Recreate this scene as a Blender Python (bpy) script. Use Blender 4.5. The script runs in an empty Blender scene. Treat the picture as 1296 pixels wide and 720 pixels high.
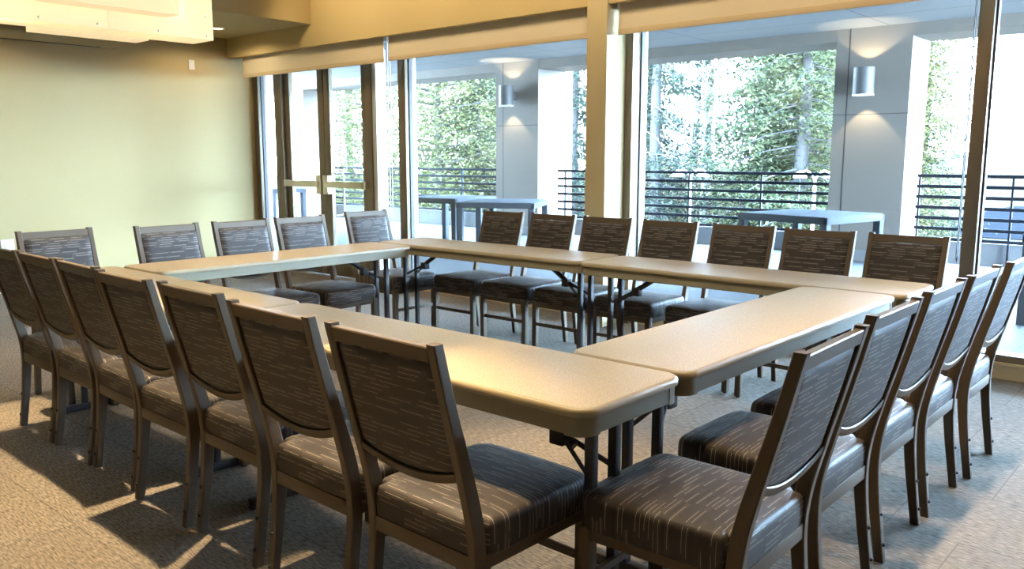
import bpy, bmesh, math, random
from mathutils import Vector, Matrix
SC = bpy.context.scene
COL = SC.collection
PI = math.pi
random.seed(7)

# ------------------------------------------------------------------ helpers
class MB:
    """collects verts / faces (with optional uv) for one mesh"""
    def __init__(s):
        s.v = []; s.f = []; s.uv = []
    def add(s, vs, fs, uvs=None):
        n = len(s.v); s.v += [tuple(p) for p in vs]
        s.f += [tuple(n + i for i in f) for f in fs]
        s.uv += uvs if uvs else [None] * len(fs)
    def box(s, x0, x1, y0, y1, z0, z1, ch=0.0, M=None):
        if ch > 0:
            bm = bmesh.new()
            bmesh.ops.create_cube(bm, size=1.0)
            for w in bm.verts:
                w.co = Vector(((x0 + x1) / 2 + w.co.x * (x1 - x0), (y0 + y1) / 2 + w.co.y * (y1 - y0), (z0 + z1) / 2 + w.co.z * (z1 - z0)))
            bmesh.ops.bevel(bm, geom=list(bm.edges), offset=ch, segments=2, affect='EDGES', profile=0.6)
            bm.verts.index_update()
            vs = [w.co.copy() for w in bm.verts]; fs = [[w.index for w in f.verts] for f in bm.faces]
            bm.free()
        else:
            vs = [Vector(p) for p in ((x0, y0, z0), (x1, y0, z0), (x1, y1, z0), (x0, y1, z0), (x0, y0, z1), (x1, y0, z1), (x1, y1, z1), (x0, y1, z1))]
            fs = [(0, 3, 2, 1), (4, 5, 6, 7), (0, 1, 5, 4), (1, 2, 6, 5), (2, 3, 7, 6), (3, 0, 4, 7)]
        if M is not None: vs = [M @ w for w in vs]
        s.add(vs, fs); return s
    def rings(s, rings, cap0=True, cap1=True):
        n = len(rings[0]); vs = [p for r in rings for p in r]; fs = []
        for k in range(len(rings) - 1):
            for i in range(n):
                j = (i + 1) % n
                fs.append((k * n + i, k * n + j, (k + 1) * n + j, (k + 1) * n + i))
        if cap0: fs.append(tuple(reversed(range(n))))
        if cap1: fs.append(tuple((len(rings) - 1) * n + i for i in range(n)))
        s.add(vs, fs); return s
    def tube(s, pts, r, n=10, flat=None):
        """sweep a circle (or rectangle flat=(w,h)) along pts"""
        pts = [Vector(p) for p in pts]; rings = []
        for i, p in enumerate(pts):
            d = (pts[min(i + 1, len(pts) - 1)] - pts[max(i - 1, 0)]).normalized()
            a = Vector((0, 0, 1)) if abs(d.z) < 0.9 else Vector((0, 1, 0))
            u = d.cross(a).normalized(); w = u.cross(d)
            rr = r[i] if isinstance(r, (list, tuple)) else r
            if flat:
                hw, hh = flat[0] / 2, flat[1] / 2; c = min(hw, hh) * 0.25
                prof = [(-hw + c, -hh), (hw - c, -hh), (hw, -hh + c), (hw, hh - c), (hw - c, hh), (-hw + c, hh), (-hw, hh - c), (-hw, -hh + c)]
            else:
                prof = [(math.cos(2 * PI * k / n) * rr, math.sin(2 * PI * k / n) * rr) for k in range(n)]
            rings.append([p + u * a_ + w * b_ for a_, b_ in prof])
        return s.rings(rings)
    def lathe(s, prof, n=24, c=(0, 0, 0), M=None, cap=True):
        rings = []
        for r, z in prof:
            ring = [Vector((c[0] + r * math.cos(2 * PI * k / n), c[1] + r * math.sin(2 * PI * k / n), c[2] + z)) for k in range(n)]
            if M is not None: ring = [M @ p for p in ring]
            rings.append(ring)
        return s.rings(rings, cap, cap)
    def mesh(s, name, mat, smooth=None):
        me = bpy.data.meshes.new(name); me.from_pydata(s.v, [], s.f)
        if any(u is not None for u in s.uv):
            L = me.uv_layers.new(name='UVMap')
            for p, u in zip(me.polygons, s.uv):
                if u:
                    for li, c in zip(p.loop_indices, u): L.data[li].uv = c
        me.materials.append(mat)
        bm = bmesh.new(); bm.from_mesh(me); bmesh.ops.recalc_face_normals(bm, faces=bm.faces); bm.to_mesh(me); bm.free()
        if smooth is not None:
            for p in me.polygons: p.use_smooth = True
            me.set_sharp_from_angle(angle=math.radians(smooth))
        me.update(); return me
    def build(s, name, mat, parent=None, smooth=None):
        o = bpy.data.objects.new(name, s.mesh(name, mat, smooth)); COL.objects.link(o)
        if parent is not None: o.parent = parent
        return o

def tag(o, label=None, cat=None, group=None, kind=None):
    for k, val in (('label', label), ('category', cat), ('group', group), ('kind', kind)):
        if val: o[k] = val
    return o
def empty(name, loc=(0, 0, 0), rz=0.0):
    o = bpy.data.objects.new(name, None); COL.objects.link(o)
    o.empty_display_size = 0.1; o.location = loc; o.rotation_euler = (0, 0, rz); return o
def copy_tree(o, parent=None):
    kids = list(o.children)
    c = o.copy(); COL.objects.link(c)
    if parent is not None: c.parent = parent
    for ch in kids: copy_tree(ch, c)
    return c
def box(name, x0, x1, y0, y1, z0, z1, mat, parent=None, ch=0.0):
    return MB().box(x0, x1, y0, y1, z0, z1, ch).build(name, mat, parent, 40 if ch else None)

# ------------------------------------------------------------------ materials
def new_mat(name):
    m = bpy.data.materials.new(name); m.use_nodes = True
    nt = m.node_tree; return m, nt, nt.nodes['Principled BSDF']
def simple(name, col, rough=0.6, metal=0.0, spec=0.5, bump=0.0, bscale=200.0, var=0.0, vscale=3.0):
    m, nt, b = new_mat(name)
    b.inputs['Base Color'].default_value = (*col, 1); b.inputs['Roughness'].default_value = rough
    b.inputs['Metallic'].default_value = metal; b.inputs['Specular IOR Level'].default_value = spec
    tc = nt.nodes.new('ShaderNodeTexCoord')
    if var > 0:
        n = nt.nodes.new('ShaderNodeTexNoise'); n.inputs['Scale'].default_value = vscale; n.inputs['Detail'].default_value = 4
        nt.links.new(tc.outputs['Object'], n.inputs['Vector'])
        mx = nt.nodes.new('ShaderNodeMix'); mx.data_type = 'RGBA'
        mx.inputs['A'].default_value = (*[c * (1 - var) for c in col], 1); mx.inputs['B'].default_value = (*[min(1, c * (1 + var)) for c in col], 1)
        nt.links.new(n.outputs['Fac'], mx.inputs['Factor']); nt.links.new(mx.outputs['Result'], b.inputs['Base Color'])
    if bump > 0:
        n2 = nt.nodes.new('ShaderNodeTexNoise'); n2.inputs['Scale'].default_value = bscale
        nt.links.new(tc.outputs['Object'], n2.inputs['Vector'])
        bp = nt.nodes.new('ShaderNodeBump'); bp.inputs['Strength'].default_value = bump; bp.inputs['Distance'].default_value = 0.002
        nt.links.new(n2.outputs['Fac'], bp.inputs['Height']); nt.links.new(bp.outputs['Normal'], b.inputs['Normal'])
    return m
def MATH(nt, op, a, b=None, c=None):
    n = nt.nodes.new('ShaderNodeMath'); n.operation = op
    for i, x in enumerate((a, b, c)):
        if x is None: continue
        if isinstance(x, (int, float)): n.inputs[i].default_value = x
        else: nt.links.new(x, n.inputs[i])
    return n.outputs[0]
def MIX(nt, f, a, b):
    n = nt.nodes.new('ShaderNodeMix'); n.data_type = 'RGBA'
    if isinstance(f, (int, float)): n.inputs['Factor'].default_value = f
    else: nt.links.new(f, n.inputs['Factor'])
    for k, x in (('A', a), ('B', b)):
        if isinstance(x, tuple): n.inputs[k].default_value = (*x, 1)
        else: nt.links.new(x, n.inputs[k])
    return n.outputs['Result']
def XY(nt, sock):
    n = nt.nodes.new('ShaderNodeSeparateXYZ'); nt.links.new(sock, n.inputs[0]); return n.outputs[0], n.outputs[1], n.outputs[2]
def WN(nt, x, y=None):
    n = nt.nodes.new('ShaderNodeTexWhiteNoise'); n.noise_dimensions = '2D'
    c = nt.nodes.new('ShaderNodeCombineXYZ')
    nt.links.new(x, c.inputs[0])
    if y is not None: nt.links.new(y, c.inputs[1])
    nt.links.new(c.outputs[0], n.inputs['Vector']); return n.outputs['Value']

def fabric_mat():
    m, nt, b = new_mat('chair_fabric')
    uv = nt.nodes.new('ShaderNodeTexCoord').outputs['UV']; s, t, _ = XY(nt, uv)
    H, L = 0.0130, 0.105
    tr = MATH(nt, 'DIVIDE', t, H); row = MATH(nt, 'FLOOR', tr); ft = MATH(nt, 'FRACT', tr)
    off = WN(nt, row)
    sc = MATH(nt, 'ADD', MATH(nt, 'DIVIDE', s, L), MATH(nt, 'MULTIPLY', off, 7.0))
    cell = MATH(nt, 'FLOOR', sc); fs = MATH(nt, 'FRACT', sc)
    rnd = WN(nt, row, cell)
    on = MATH(nt, 'MULTIPLY', MATH(nt, 'LESS_THAN', MATH(nt, 'ABSOLUTE', MATH(nt, 'SUBTRACT', ft, 0.5)), 0.042),
              MATH(nt, 'MULTIPLY', MATH(nt, 'GREATER_THAN', rnd, 0.38), MATH(nt, 'LESS_THAN', fs, MATH(nt, 'ADD', MATH(nt, 'MULTIPLY', rnd, 0.45), 0.42))))
    base = MIX(nt, rnd, (0.029, 0.026, 0.025), (0.070, 0.060, 0.055))
    wv = nt.nodes.new('ShaderNodeTexNoise'); wv.inputs['Scale'].default_value = 900
    nt.links.new(uv, wv.inputs['Vector'])
    base = MIX(nt, MATH(nt, 'MULTIPLY', wv.outputs['Fac'], 0.35), base, (0.09, 0.075, 0.066))
    col = MIX(nt, MATH(nt, 'MULTIPLY', on, 0.85), base, (0.50, 0.45, 0.38))
    nt.links.new(col, b.inputs['Base Color']); b.inputs['Roughness'].default_value = 0.5
    b.inputs['Specular IOR Level'].default_value = 0.22
    b.inputs['Sheen Weight'].default_value = 0.03; b.inputs['Sheen Roughness'].default_value = 0.4
    bp = nt.nodes.new('ShaderNodeBump'); bp.inputs['Strength'].default_value = 0.25; bp.inputs['Distance'].default_value = 0.001
    nt.links.new(wv.outputs['Fac'], bp.inputs['Height']); nt.links.new(bp.outputs['Normal'], b.inputs['Normal'])
    return m
def carpet_mat():
    m, nt, b = new_mat('carpet')
    pos = nt.nodes.new('ShaderNodeNewGeometry').outputs['Position']; x, y, z = XY(nt, pos)
    T = 0.5
    ty = MATH(nt, 'DIVIDE', y, T); rowy = MATH(nt, 'FLOOR', ty)
    tx = MATH(nt, 'ADD', MATH(nt, 'DIVIDE', x, T), MATH(nt, 'MULTIPLY', rowy, 0.5)); colx = MATH(nt, 'FLOOR', tx)
    rnd = WN(nt, colx, rowy)
    fx, fy = MATH(nt, 'FRACT', tx), MATH(nt, 'FRACT', ty)
    seam = MATH(nt, 'MAXIMUM', MATH(nt, 'LESS_THAN', fx, 0.010), MATH(nt, 'LESS_THAN', fy, 0.012))
    st = nt.nodes.new('ShaderNodeTexNoise'); mp = nt.nodes.new('ShaderNodeMapping')
    mp.inputs['Scale'].default_value = (30, 185, 1); nt.links.new(pos, mp.inputs['Vector'])
    nt.links.new(mp.outputs['Vector'], st.inputs['Vector']); st.inputs['Scale'].default_value = 1.0; st.inputs['Detail'].default_value = 3
    pl = nt.nodes.new('ShaderNodeTexNoise'); pl.inputs['Scale'].default_value = 260; pl.inputs['Detail'].default_value = 2
    nt.links.new(pos, pl.inputs['Vector'])
    cr = nt.nodes.new('ShaderNodeValToRGB'); cr.color_ramp.elements[0].position = 0.33; cr.color_ramp.elements[1].position = 0.67
    nt.links.new(st.outputs['Fac'], cr.inputs['Fac'])
    c1 = MIX(nt, cr.outputs['Color'], (0.100, 0.088, 0.074), (0.395, 0.345, 0.28))
    c2 = MIX(nt, MATH(nt, 'MULTIPLY', pl.outputs['Fac'], 0.45), c1, (0.155, 0.138, 0.116))
    c3 = MIX(nt, MATH(nt, 'MULTIPLY', rnd, 0.22), c2, (0.12, 0.11, 0.10))
    c4 = MIX(nt, MATH(nt, 'MULTIPLY', seam, 0.42), c3, (0.05, 0.045, 0.04))
    nt.links.new(c4, b.inputs['Base Color']); b.inputs['Roughness'].default_value = 0.95; b.inputs['Specular IOR Level'].default_value = 0.15
    bp = nt.nodes.new('ShaderNodeBump'); bp.inputs['Strength'].default_value = 0.6; bp.inputs['Distance'].default_value = 0.004
    h = MATH(nt, 'ADD', st.outputs['Fac'], pl.outputs['Fac'])
    nt.links.new(h, bp.inputs['Height']); nt.links.new(bp.outputs['Normal'], b.inputs['Normal'])
    return m
def panel_mat(name, col, jx, jy, ox=0.0, oy=0.0, axes='xy', jw=0.012, rough=0.7, dark=0.45):
    """flat panels or tiles with dark joints"""
    m, nt, b = new_mat(name)
    pos = nt.nodes.new('ShaderNodeNewGeometry').outputs['Position']; P = dict(zip('xyz', XY(nt, pos)))
    g = None
    for ax, j, o in ((axes[0], jx, ox), (axes[1], jy, oy)):
        f = MATH(nt, 'FRACT', MATH(nt, 'DIVIDE', MATH(nt, 'SUBTRACT', P[ax], o), j))
        s = MATH(nt, 'LESS_THAN', f, jw / j); g = s if g is None else MATH(nt, 'MAXIMUM', g, s)
    n = nt.nodes.new('ShaderNodeTexNoise'); n.inputs['Scale'].default_value = 1.3; n.inputs['Detail'].default_value = 5; nt.links.new(pos, n.inputs['Vector'])
    base = MIX(nt, n.outputs['Fac'], tuple(c * 0.93 for c in col), tuple(min(1, c * 1.05) for c in col))
    c = MIX(nt, MATH(nt, 'MULTIPLY', g, 1 - dark), base, tuple(c_ * 0.25 for c_ in col))
    nt.links.new(c, b.inputs['Base Color']); b.inputs['Roughness'].default_value = rough; b.inputs['Specular IOR Level'].default_value = 0.3
    return m
def laminate_mat():
    m, nt, b = new_mat('table_laminate')
    tc = nt.nodes.new('ShaderNodeTexCoord').outputs['Object']
    n = nt.nodes.new('ShaderNodeTexNoise'); n.inputs['Scale'].default_value = 330; n.inputs['Detail'].default_value = 2; nt.links.new(tc, n.inputs['Vector'])
    cr = nt.nodes.new('ShaderNodeValToRGB'); e = cr.color_ramp.elements
    e[0].position = 0.36; e[0].color = (0.30, 0.228, 0.130, 1); e[1].position = 0.62; e[1].color = (0.49, 0.392, 0.245, 1)
    nt.links.new(n.outputs['Fac'], cr.inputs['Fac']); nt.links.new(cr.outputs['Color'], b.inputs['Base Color'])
    b.inputs['Roughness'].default_value = 0.42; b.inputs['Specular IOR Level'].default_value = 0.5
    bp = nt.nodes.new('ShaderNodeBump'); bp.inputs['Strength'].default_value = 0.06; bp.inputs['Distance'].default_value = 0.0006
    nt.links.new(n.outputs['Fac'], bp.inputs['Height']); nt.links.new(bp.outputs['Normal'], b.inputs['Normal'])
    return m
def glass_mat():
    m = bpy.data.materials.new('window_glass'); m.use_nodes = True; nt = m.node_tree; nt.nodes.clear()
    o = nt.nodes.new('ShaderNodeOutputMaterial'); mx = nt.nodes.new('ShaderNodeMixShader'); fr = nt.nodes.new('ShaderNodeFresnel')
    t = nt.nodes.new('ShaderNodeBsdfTransparent'); g = nt.nodes.new('ShaderNodeBsdfGlossy')
    t.inputs['Color'].default_value = (0.95, 0.98, 0.975, 1); g.inputs['Roughness'].default_value = 0.0; fr.inputs['IOR'].default_value = 1.45
    geo = nt.nodes.new('ShaderNodeNewGeometry')          # same reflectance from either side of each pane face
    ior = MATH(nt, 'SUBTRACT', 1.45, MATH(nt, 'MULTIPLY', geo.outputs['Backfacing'], 0.76)); nt.links.new(ior, fr.inputs['IOR'])
    fmul = MATH(nt, 'MULTIPLY', MATH(nt, 'SUBTRACT', 1.0, geo.outputs['Backfacing']), fr.outputs[0])
    nt.links.new(fmul, mx.inputs[0]); nt.links.new(t.outputs[0], mx.inputs[1]); nt.links.new(g.outputs[0], mx.inputs[2])
    nt.links.new(mx.outputs[0], o.inputs[0]); return m
def emit_mat(name, col, st):
    m = bpy.data.materials.new(name); m.use_nodes = True; nt = m.node_tree; nt.nodes.clear()
    o = nt.nodes.new('ShaderNodeOutputMaterial'); e = nt.nodes.new('ShaderNodeEmission')
    e.inputs['Color'].default_value = (*col, 1); e.inputs['Strength'].default_value = st
    nt.links.new(e.outputs[0], o.inputs[0]); return m
def acrylic_mat(name, col, st, trans):
    """lit diffuser: passes the light of the bulbs inside it and glows"""
    m = bpy.data.materials.new(name); m.use_nodes = True; nt = m.node_tree; nt.nodes.clear()
    o = nt.nodes.new('ShaderNodeOutputMaterial'); e = nt.nodes.new('ShaderNodeEmission'); t = nt.nodes.new('ShaderNodeBsdfTranslucent'); a = nt.nodes.new('ShaderNodeAddShader')
    d = nt.nodes.new('ShaderNodeBsdfDiffuse'); a2 = nt.nodes.new('ShaderNodeMixShader'); a2.inputs[0].default_value = 0.3
    e.inputs['Color'].default_value = (*col, 1); e.inputs['Strength'].default_value = st
    t.inputs['Color'].default_value = (*trans, 1); d.inputs['Color'].default_value = (*trans, 1)
    nt.links.new(t.outputs[0], a2.inputs[1]); nt.links.new(d.outputs[0], a2.inputs[2])
    nt.links.new(a2.outputs[0], a.inputs[0]); nt.links.new(e.outputs[0], a.inputs[1]); nt.links.new(a.outputs[0], o.inputs[0]); return m
def leaf_mat(name, c1, c2, tr=0.45):
    m = bpy.data.materials.new(name); m.use_nodes = True; nt = m.node_tree; nt.nodes.clear()
    o = nt.nodes.new('ShaderNodeOutputMaterial'); d = nt.nodes.new('ShaderNodeBsdfDiffuse'); t = nt.nodes.new('ShaderNodeBsdfTranslucent'); mx = nt.nodes.new('ShaderNodeMixShader')
    geo = nt.nodes.new('ShaderNodeNewGeometry'); col = MIX(nt, geo.outputs['Random Per Island'], c1, c2)
    for n in (d, t): nt.links.new(col, n.inputs['Color'])
    mx.inputs[0].default_value = tr; nt.links.new(d.outputs[0], mx.inputs[1]); nt.links.new(t.outputs[0], mx.inputs[2]); nt.links.new(mx.outputs[0], o.inputs[0]); return m

WALLC = (0.47, 0.362, 0.172)
M = dict(
    wall=simple('wall_paint', WALLC, 0.75, bump=0.08, bscale=300, var=0.02),
    ceil=simple('ceiling_paint', (0.36, 0.34, 0.30), 0.85),
    panelwall=simple('brown_wall', (0.08, 0.06, 0.04), 0.6, var=0.1),
    carpet=carpet_mat(), fabric=fabric_mat(), laminate=laminate_mat(),
    edge=simple('table_edge', (0.34, 0.28, 0.175), 0.4),
    skirt=simple('table_skirt', (0.25, 0.222, 0.145), 0.5, bump=0.15, bscale=400),
    steel=simple('black_steel', (0.022, 0.021, 0.024), 0.38, spec=0.6),
    bronze=simple('chair_bronze', (0.098, 0.072, 0.046), 0.45, metal=0.10, spec=0.35, var=0.06, vscale=30),
    rubber=simple('black_rubber', (0.012, 0.012, 0.012), 0.6),
    alu=simple('window_frame_metal', (0.17, 0.138, 0.095), 0.4, metal=0.45),
    alu_out=simple('window_frame_outer', (0.55, 0.56, 0.55), 0.4, metal=0.4),
    gasket=simple('window_gasket', (0.03, 0.03, 0.035), 0.5),
    glass=glass_mat(),
    chrome=simple('brushed_steel', (0.60, 0.55, 0.46), 0.3, metal=0.9),
    blind=simple('blind_fabric', (0.60, 0.52, 0.39), 0.8, bump=0.2, bscale=700, var=0.03),
    blindbar=simple('blind_hem', (0.50, 0.40, 0.26), 0.7),
    white=simple('white_plastic', (0.75, 0.74, 0.70), 0.45),
    column=simple('column_paint', (0.49, 0.40, 0.23), 0.7, bump=0.05),
    columnside_lit=simple('column_daylit_side', (0.60, 0.62, 0.52), 0.7),  # paler copy of the column paint, window daylight put into its colour
    sill=simple('sill_paint', (0.55, 0.47, 0.33), 0.6),
    patio=panel_mat('patio_tile', (0.098, 0.098, 0.098), 0.61, 0.61, jw=0.008, dark=0.5),
    patioceil=panel_mat('patio_soffit_panel', (0.205, 0.205, 0.205), 2.4, 1.22, ox=-2.46, oy=8.77, jw=0.02, dark=0.35),
    clad=panel_mat('column_cladding', (0.175, 0.154, 0.132), 50, 1.9, ox=20, oy=-0.02, axes='xz', jw=0.012, dark=0.3),
    curb=simple('concrete_curb', (0.19, 0.19, 0.19), 0.8, var=0.06),
    rail=simple('rail_paint', (0.012, 0.014, 0.02), 0.7, spec=0.15),
    sconce=simple('sconce_metal', (0.09, 0.09, 0.09), 0.55, metal=0.1),
    sconcerim=simple('sconce_rim', (0.7, 0.7, 0.68), 0.4),
    outtable=simple('outdoor_table_metal', (0.06, 0.066, 0.075), 0.75, metal=0.0, spec=0.15),
    bark=simple('bark', (0.02, 0.016, 0.013), 0.9, var=0.3, vscale=6),
    palebark=simple('pale_bark', (0.14, 0.125, 0.11), 0.9, var=0.25, vscale=5),
    leaf_a=leaf_mat('leaf_yellow_green', (0.042, 0.047, 0.018), (0.135, 0.126, 0.056)),
    leaf_b=leaf_mat('needle_green', (0.022, 0.029, 0.016), (0.075, 0.079, 0.039)),
    leaf_c=leaf_mat('needle_blue_green', (0.017, 0.023, 0.017), (0.054, 0.060, 0.040)),
    leaf_d=leaf_mat('dry_leaf', (0.12, 0.085, 0.05), (0.26, 0.20, 0.12)),
    ground=simple('leaf_litter', (0.022, 0.0165, 0.0105), 0.95, spec=0.0, var=0.5, vscale=0.9),
    asphalt=simple('asphalt', (0.0062, 0.0068, 0.0080), 0.8, spec=0.0, var=0.1),
    hill=simple('far_hill', (0.05, 0.05, 0.05), 0.95, spec=0.0, var=0.1, vscale=0.05),
    lampwhite=simple('lamp_white', (0.8, 0.8, 0.8), 0.4),
    shade=acrylic_mat('lamp_acrylic', (1.0, 0.82, 0.52), 0.42, (0.50, 0.44, 0.32)),
    downlight=emit_mat('downlight_glow', (1.0, 0.9, 0.7), 3.0),
    bulb=emit_mat('lamp_bulb', (1.0, 0.80, 0.5), 6.0),
)

# ------------------------------------------------------------------ camera
yaw, pit = 2.2925, -0.151
D = Vector((math.cos(yaw) * math.cos(pit), math.sin(yaw) * math.cos(pit), math.sin(pit)))
R = Vector((math.sin(yaw), -math.cos(yaw), 0)); U = R.cross(D)
cam = bpy.data.cameras.new('camera'); co = bpy.data.objects.new('camera', cam); COL.objects.link(co)
cam.sensor_fit = 'HORIZONTAL'; cam.sensor_width = 36.0; cam.lens = 1062.0 * 36 / 1296; cam.clip_end = 800; cam.clip_start = 0.05
mw = Matrix((R, U, -D)).transposed().to_4x4(); mw.translation = Vector((1.163, -1.634, 1.347)); co.matrix_world = mw
SC.camera = co

# ------------------------------------------------------------------ room shell
XL, XR, YN, YW, ZC = -8.1, 5.6, -5.0, 4.1, 3.2
def struct(o, label, cat): return tag(o, label, cat, kind='structure')
struct(box('floor', XL - .2, XR + .2, YN - .2, YW + .2, -0.12, 0.0, M['carpet']), 'striated grey brown carpet tile floor of the meeting room', 'floor')
struct(box('ceiling', XL - .2, XR + .2, YN - .2, YW + .3, ZC, ZC + .1, M['ceil']), 'pale flat ceiling high over the meeting tables', 'ceiling')
struct(box('wall_left', XL - .15, XL, YN - .2, YW + .2, 0, ZC, M['wall']), 'plain cream yellow wall beside the glass doors', 'wall')
struct(box('wall_right', XR, XR + .15, YN - .2, YW + .2, 0, ZC, M['panelwall']), 'brown wall at the right end of the room', 'wall')
struct(box('wall_near', XL, XR, YN - .15, YN, 0, ZC, M['panelwall']), 'brown wall behind the viewer', 'wall')
b = MB(); b.box(XL, XR, 3.80, 3.86, 2.495, ZC); b.box(XL, XR, 3.86, 4.32, 2.56, ZC)
struct(b.build('trim_1', M['wall']), 'cream yellow soffit running above the roller blinds', 'soffit')
struct(box('trim_2', XL, -6.42, YN, 3.80, 2.72, ZC, M['wall']), 'lowered ceiling bulkhead along the left wall', 'bulkhead')
struct(box('trim_3', -2.834, -2.645, 3.785, 4.115, 0, ZC, M['column']), 'square cream column standing between the windows', 'column')
sill = MB(); sill.box(-5.80, XR, YW, 4.30, 0, 0.085); sill.box(-5.80, XR, YW - .01, 4.30, 0.085, 0.10)
struct(sill.build('trim_4', M['sill']), 'low painted sill curb under the window glass', 'sill')
struct(box('baseboard_left', XL, XL + .012, YN, YW, 0, 0.10, M['sill']), 'thin baseboard along the cream wall', 'baseboard')

struct(box('wall_daylight_block', 2.43, XR, 4.12, 4.24, .10, 2.56, M['panelwall']), 'unseen brown wall added right of the windows to limit daylight', 'wall')  # unseen wall put in place of further windows to cut daylight
struct(box('trim_7', -2.70, -2.578, 4.045, 4.12, 0, 2.56, M['alu']), 'bronze metal post on the right side of the cream column', 'window frame')
# windows: frame members run y 4.12-4.24
FY0, FY1, GY = 4.12, 4.24, 4.185
def mullion(mb, x0, x1, z0, z1): mb.box(x0, x1, FY0, FY1, z0, z1, 0.004)
def window(n, x0, x1, z0, z1, members, label):
    w = empty('window_%d' % n, ((x0 + x1) / 2, GY, z0)); struct(w, label, 'window')
    inv = Matrix.Translation((-(x0 + x1) / 2, -GY, -z0))
    f = MB()
    f.box(x0, x1, FY0, FY1, z0, z0 + .045, 0.003, inv); f.box(x0, x1, FY0, FY1, z1 - .05, z1, 0.003, inv)
    g = MB()
    for a, c in members:
        f.box(a, c, FY0, FY1, z0 + .045, z1 - .05, 0.004, inv)
        for e, sgn in ((a, -1), (c, 1)):
            if x0 + .02 < e < x1 - .02: g.box(min(e, e + sgn * .012), max(e, e + sgn * .012), GY - .02, GY + .02, z0 + .045, z1 - .05, 0, inv)
    f.build('window_frame', M['alu'], w, 40); g.build('gasket', M['gasket'], w)
    outer = MB()
    for a, c in members: outer.box(a, c, FY1, FY1 + .03, z0 + .045, z1 - .05, 0.003, inv)
    outer.build('outer_cap', M['alu_out'], w, 40)
    MB().box(x0 + .01, x1 - .01, GY - .004, GY + .004, z0 + .03, z1 - .03, 0, inv).build('glass', M['glass'], w)
    return w
window(1, -2.70, 2.43, 0.10, 2.56, [(-2.70, -2.585), (-0.175, -0.095), (2.35, 2.43)], 'large window wall right of the cream column')
window(2, -5.80, -2.70, 0.10, 2.56, [(-5.44, -5.33), (-2.80, -2.70)], 'window wall left of the cream column with a narrow end pane')
window(3, -8.10, -7.56, 0.0, 2.56, [(-8.10, -8.0), (-7.66, -7.56)], 'narrow sidelight window at the corner by the cream wall')

# double glass doors
def door_leaf(n, x0, x1, hinge_left, label):
    d = empty('door_%d' % n, ((x0 + x1) / 2, 4.18, 0)); struct(d, label, 'door')
    inv = Matrix.Translation((-(x0 + x1) / 2, -4.18, 0)); sw = .105
    f = MB()
    f.box(x0, x0 + sw, 4.155, 4.205, .01, 2.44, .003, inv); f.box(x1 - sw, x1, 4.155, 4.205, .01, 2.44, .003, inv)
    f.box(x0 + sw, x1 - sw, 4.155, 4.205, .01, .26, .003, inv); f.box(x0 + sw, x1 - sw, 4.155, 4.205, 2.32, 2.44, .003, inv)
    f.build('leaf_frame', M['alu'], d, 40)
    MB().box(x0 + sw - .01, x1 - sw + .01, 4.176, 4.184, .25, 2.33, 0, inv).build('glass', M['glass'], d)
    pb = MB().box(x0 + .05, x1 - .05, 4.085, 4.125, 1.005, 1.075, .006, inv)
    hx = x0 + .03 if hinge_left else x1 - .03
    mx = x1 - .06 if hinge_left else x0 + .06
    p = pb.build('push_bar', M['chrome'], d, 40)
    MB().box(mx - .045, mx + .045, 4.095, 4.155, .93, 1.14, .008, inv).build('latch_case', M['chrome'], p, 40)
    MB().box(hx - .02, hx + .03, 4.10, 4.155, 1.0, 1.08, .005, inv).build('bar_end', M['chrome'], p, 40)
    cl = MB().box((x0 + x1) / 2 - .1, (x0 + x1) / 2 + .25, 4.09, 4.155, 2.335, 2.40, .006, inv).build('door_closer', M['alu'], d, 40)
    k = MB(); xx = (x0 + .12 if not hinge_left else x1 - .12)
    pts = [(xx, 4.2, 1.17), (xx, 4.28, 1.17), (xx, 4.31, 1.14), (xx, 4.31, .72), (xx, 4.28, .69), (xx, 4.2, .69)]
    k.tube([inv @ Vector(q) for q in pts], .011, 10); k.build('pull_handle', M['alu_out'], d, 50)
    return d
door_leaf(1, -7.50, -6.745, True, 'left leaf of the glass double door with push bar')
door_leaf(2, -6.735, -5.965, False, 'right leaf of the glass double door with push bar')
fr = MB(); fr.box(-7.56, -7.50, FY0, FY1, 0, 2.5, .003); fr.box(-5.96, -5.865, FY0, FY1, 0, 2.56, .003); fr.box(-7.56, -5.80, FY0, FY1, 2.45, 2.56, .003)
struct(fr.build('trim_5', M['alu'], None, 40), 'bronze metal frame around the double door', 'door frame')
struct(box('trim_6', -5.865, -5.80, FY0 + .015, FY1 + .03, 0, 2.45, M['alu_out']), 'pale outer jamb of the double door', 'door frame')

# ------------------------------------------------------------------ roller blinds
def blind(x0, x1, zb, label, chain_right):
    r = empty('roller_blind', ((x0 + x1) / 2, 3.90, zb)); tag(r, label, 'roller blind', 'roller blinds above the windows')
    inv = Matrix.Translation((-(x0 + x1) / 2, -3.90, -zb))
    MB().box(x0, x1, 3.885, 3.888, zb + .045, 2.545, 0, inv).build('blind_fabric', M['blind'], r)
    MB().box(x0, x1, 3.880, 3.893, zb, zb + .045, .004, inv).build('bottom_bar', M['blindbar'], r, 40)
    MB().tube([inv @ Vector((x0, 3.925, 2.515)), inv @ Vector((x1, 3.925, 2.515))], .032, 16).build('roller', M['blind'], r, 50)
    for xx in (x0 - .012, x1 + .002):
        MB().box(xx, xx + .010, 3.88, 3.97, 2.46, 2.558, .003, inv).build('bracket', M['white'], r, 40)
    if chain_right is not None:
        c = MB()
        for dy in (0, .03): c.tube([inv @ Vector((chain_right, 3.90 + dy, 2.50)), inv @ Vector((chain_right, 3.90 + dy, 0.75))], .0035, 6)
        c.tube([inv @ Vector((chain_right, 3.90, .75)), inv @ Vector((chain_right, 3.915, .72)), inv @ Vector((chain_right, 3.93, .75))], .0035, 6)
        c.build('pull_chain', M['white'] if chain_right < -1 else M['gasket'], r, 60)
    return r
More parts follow.
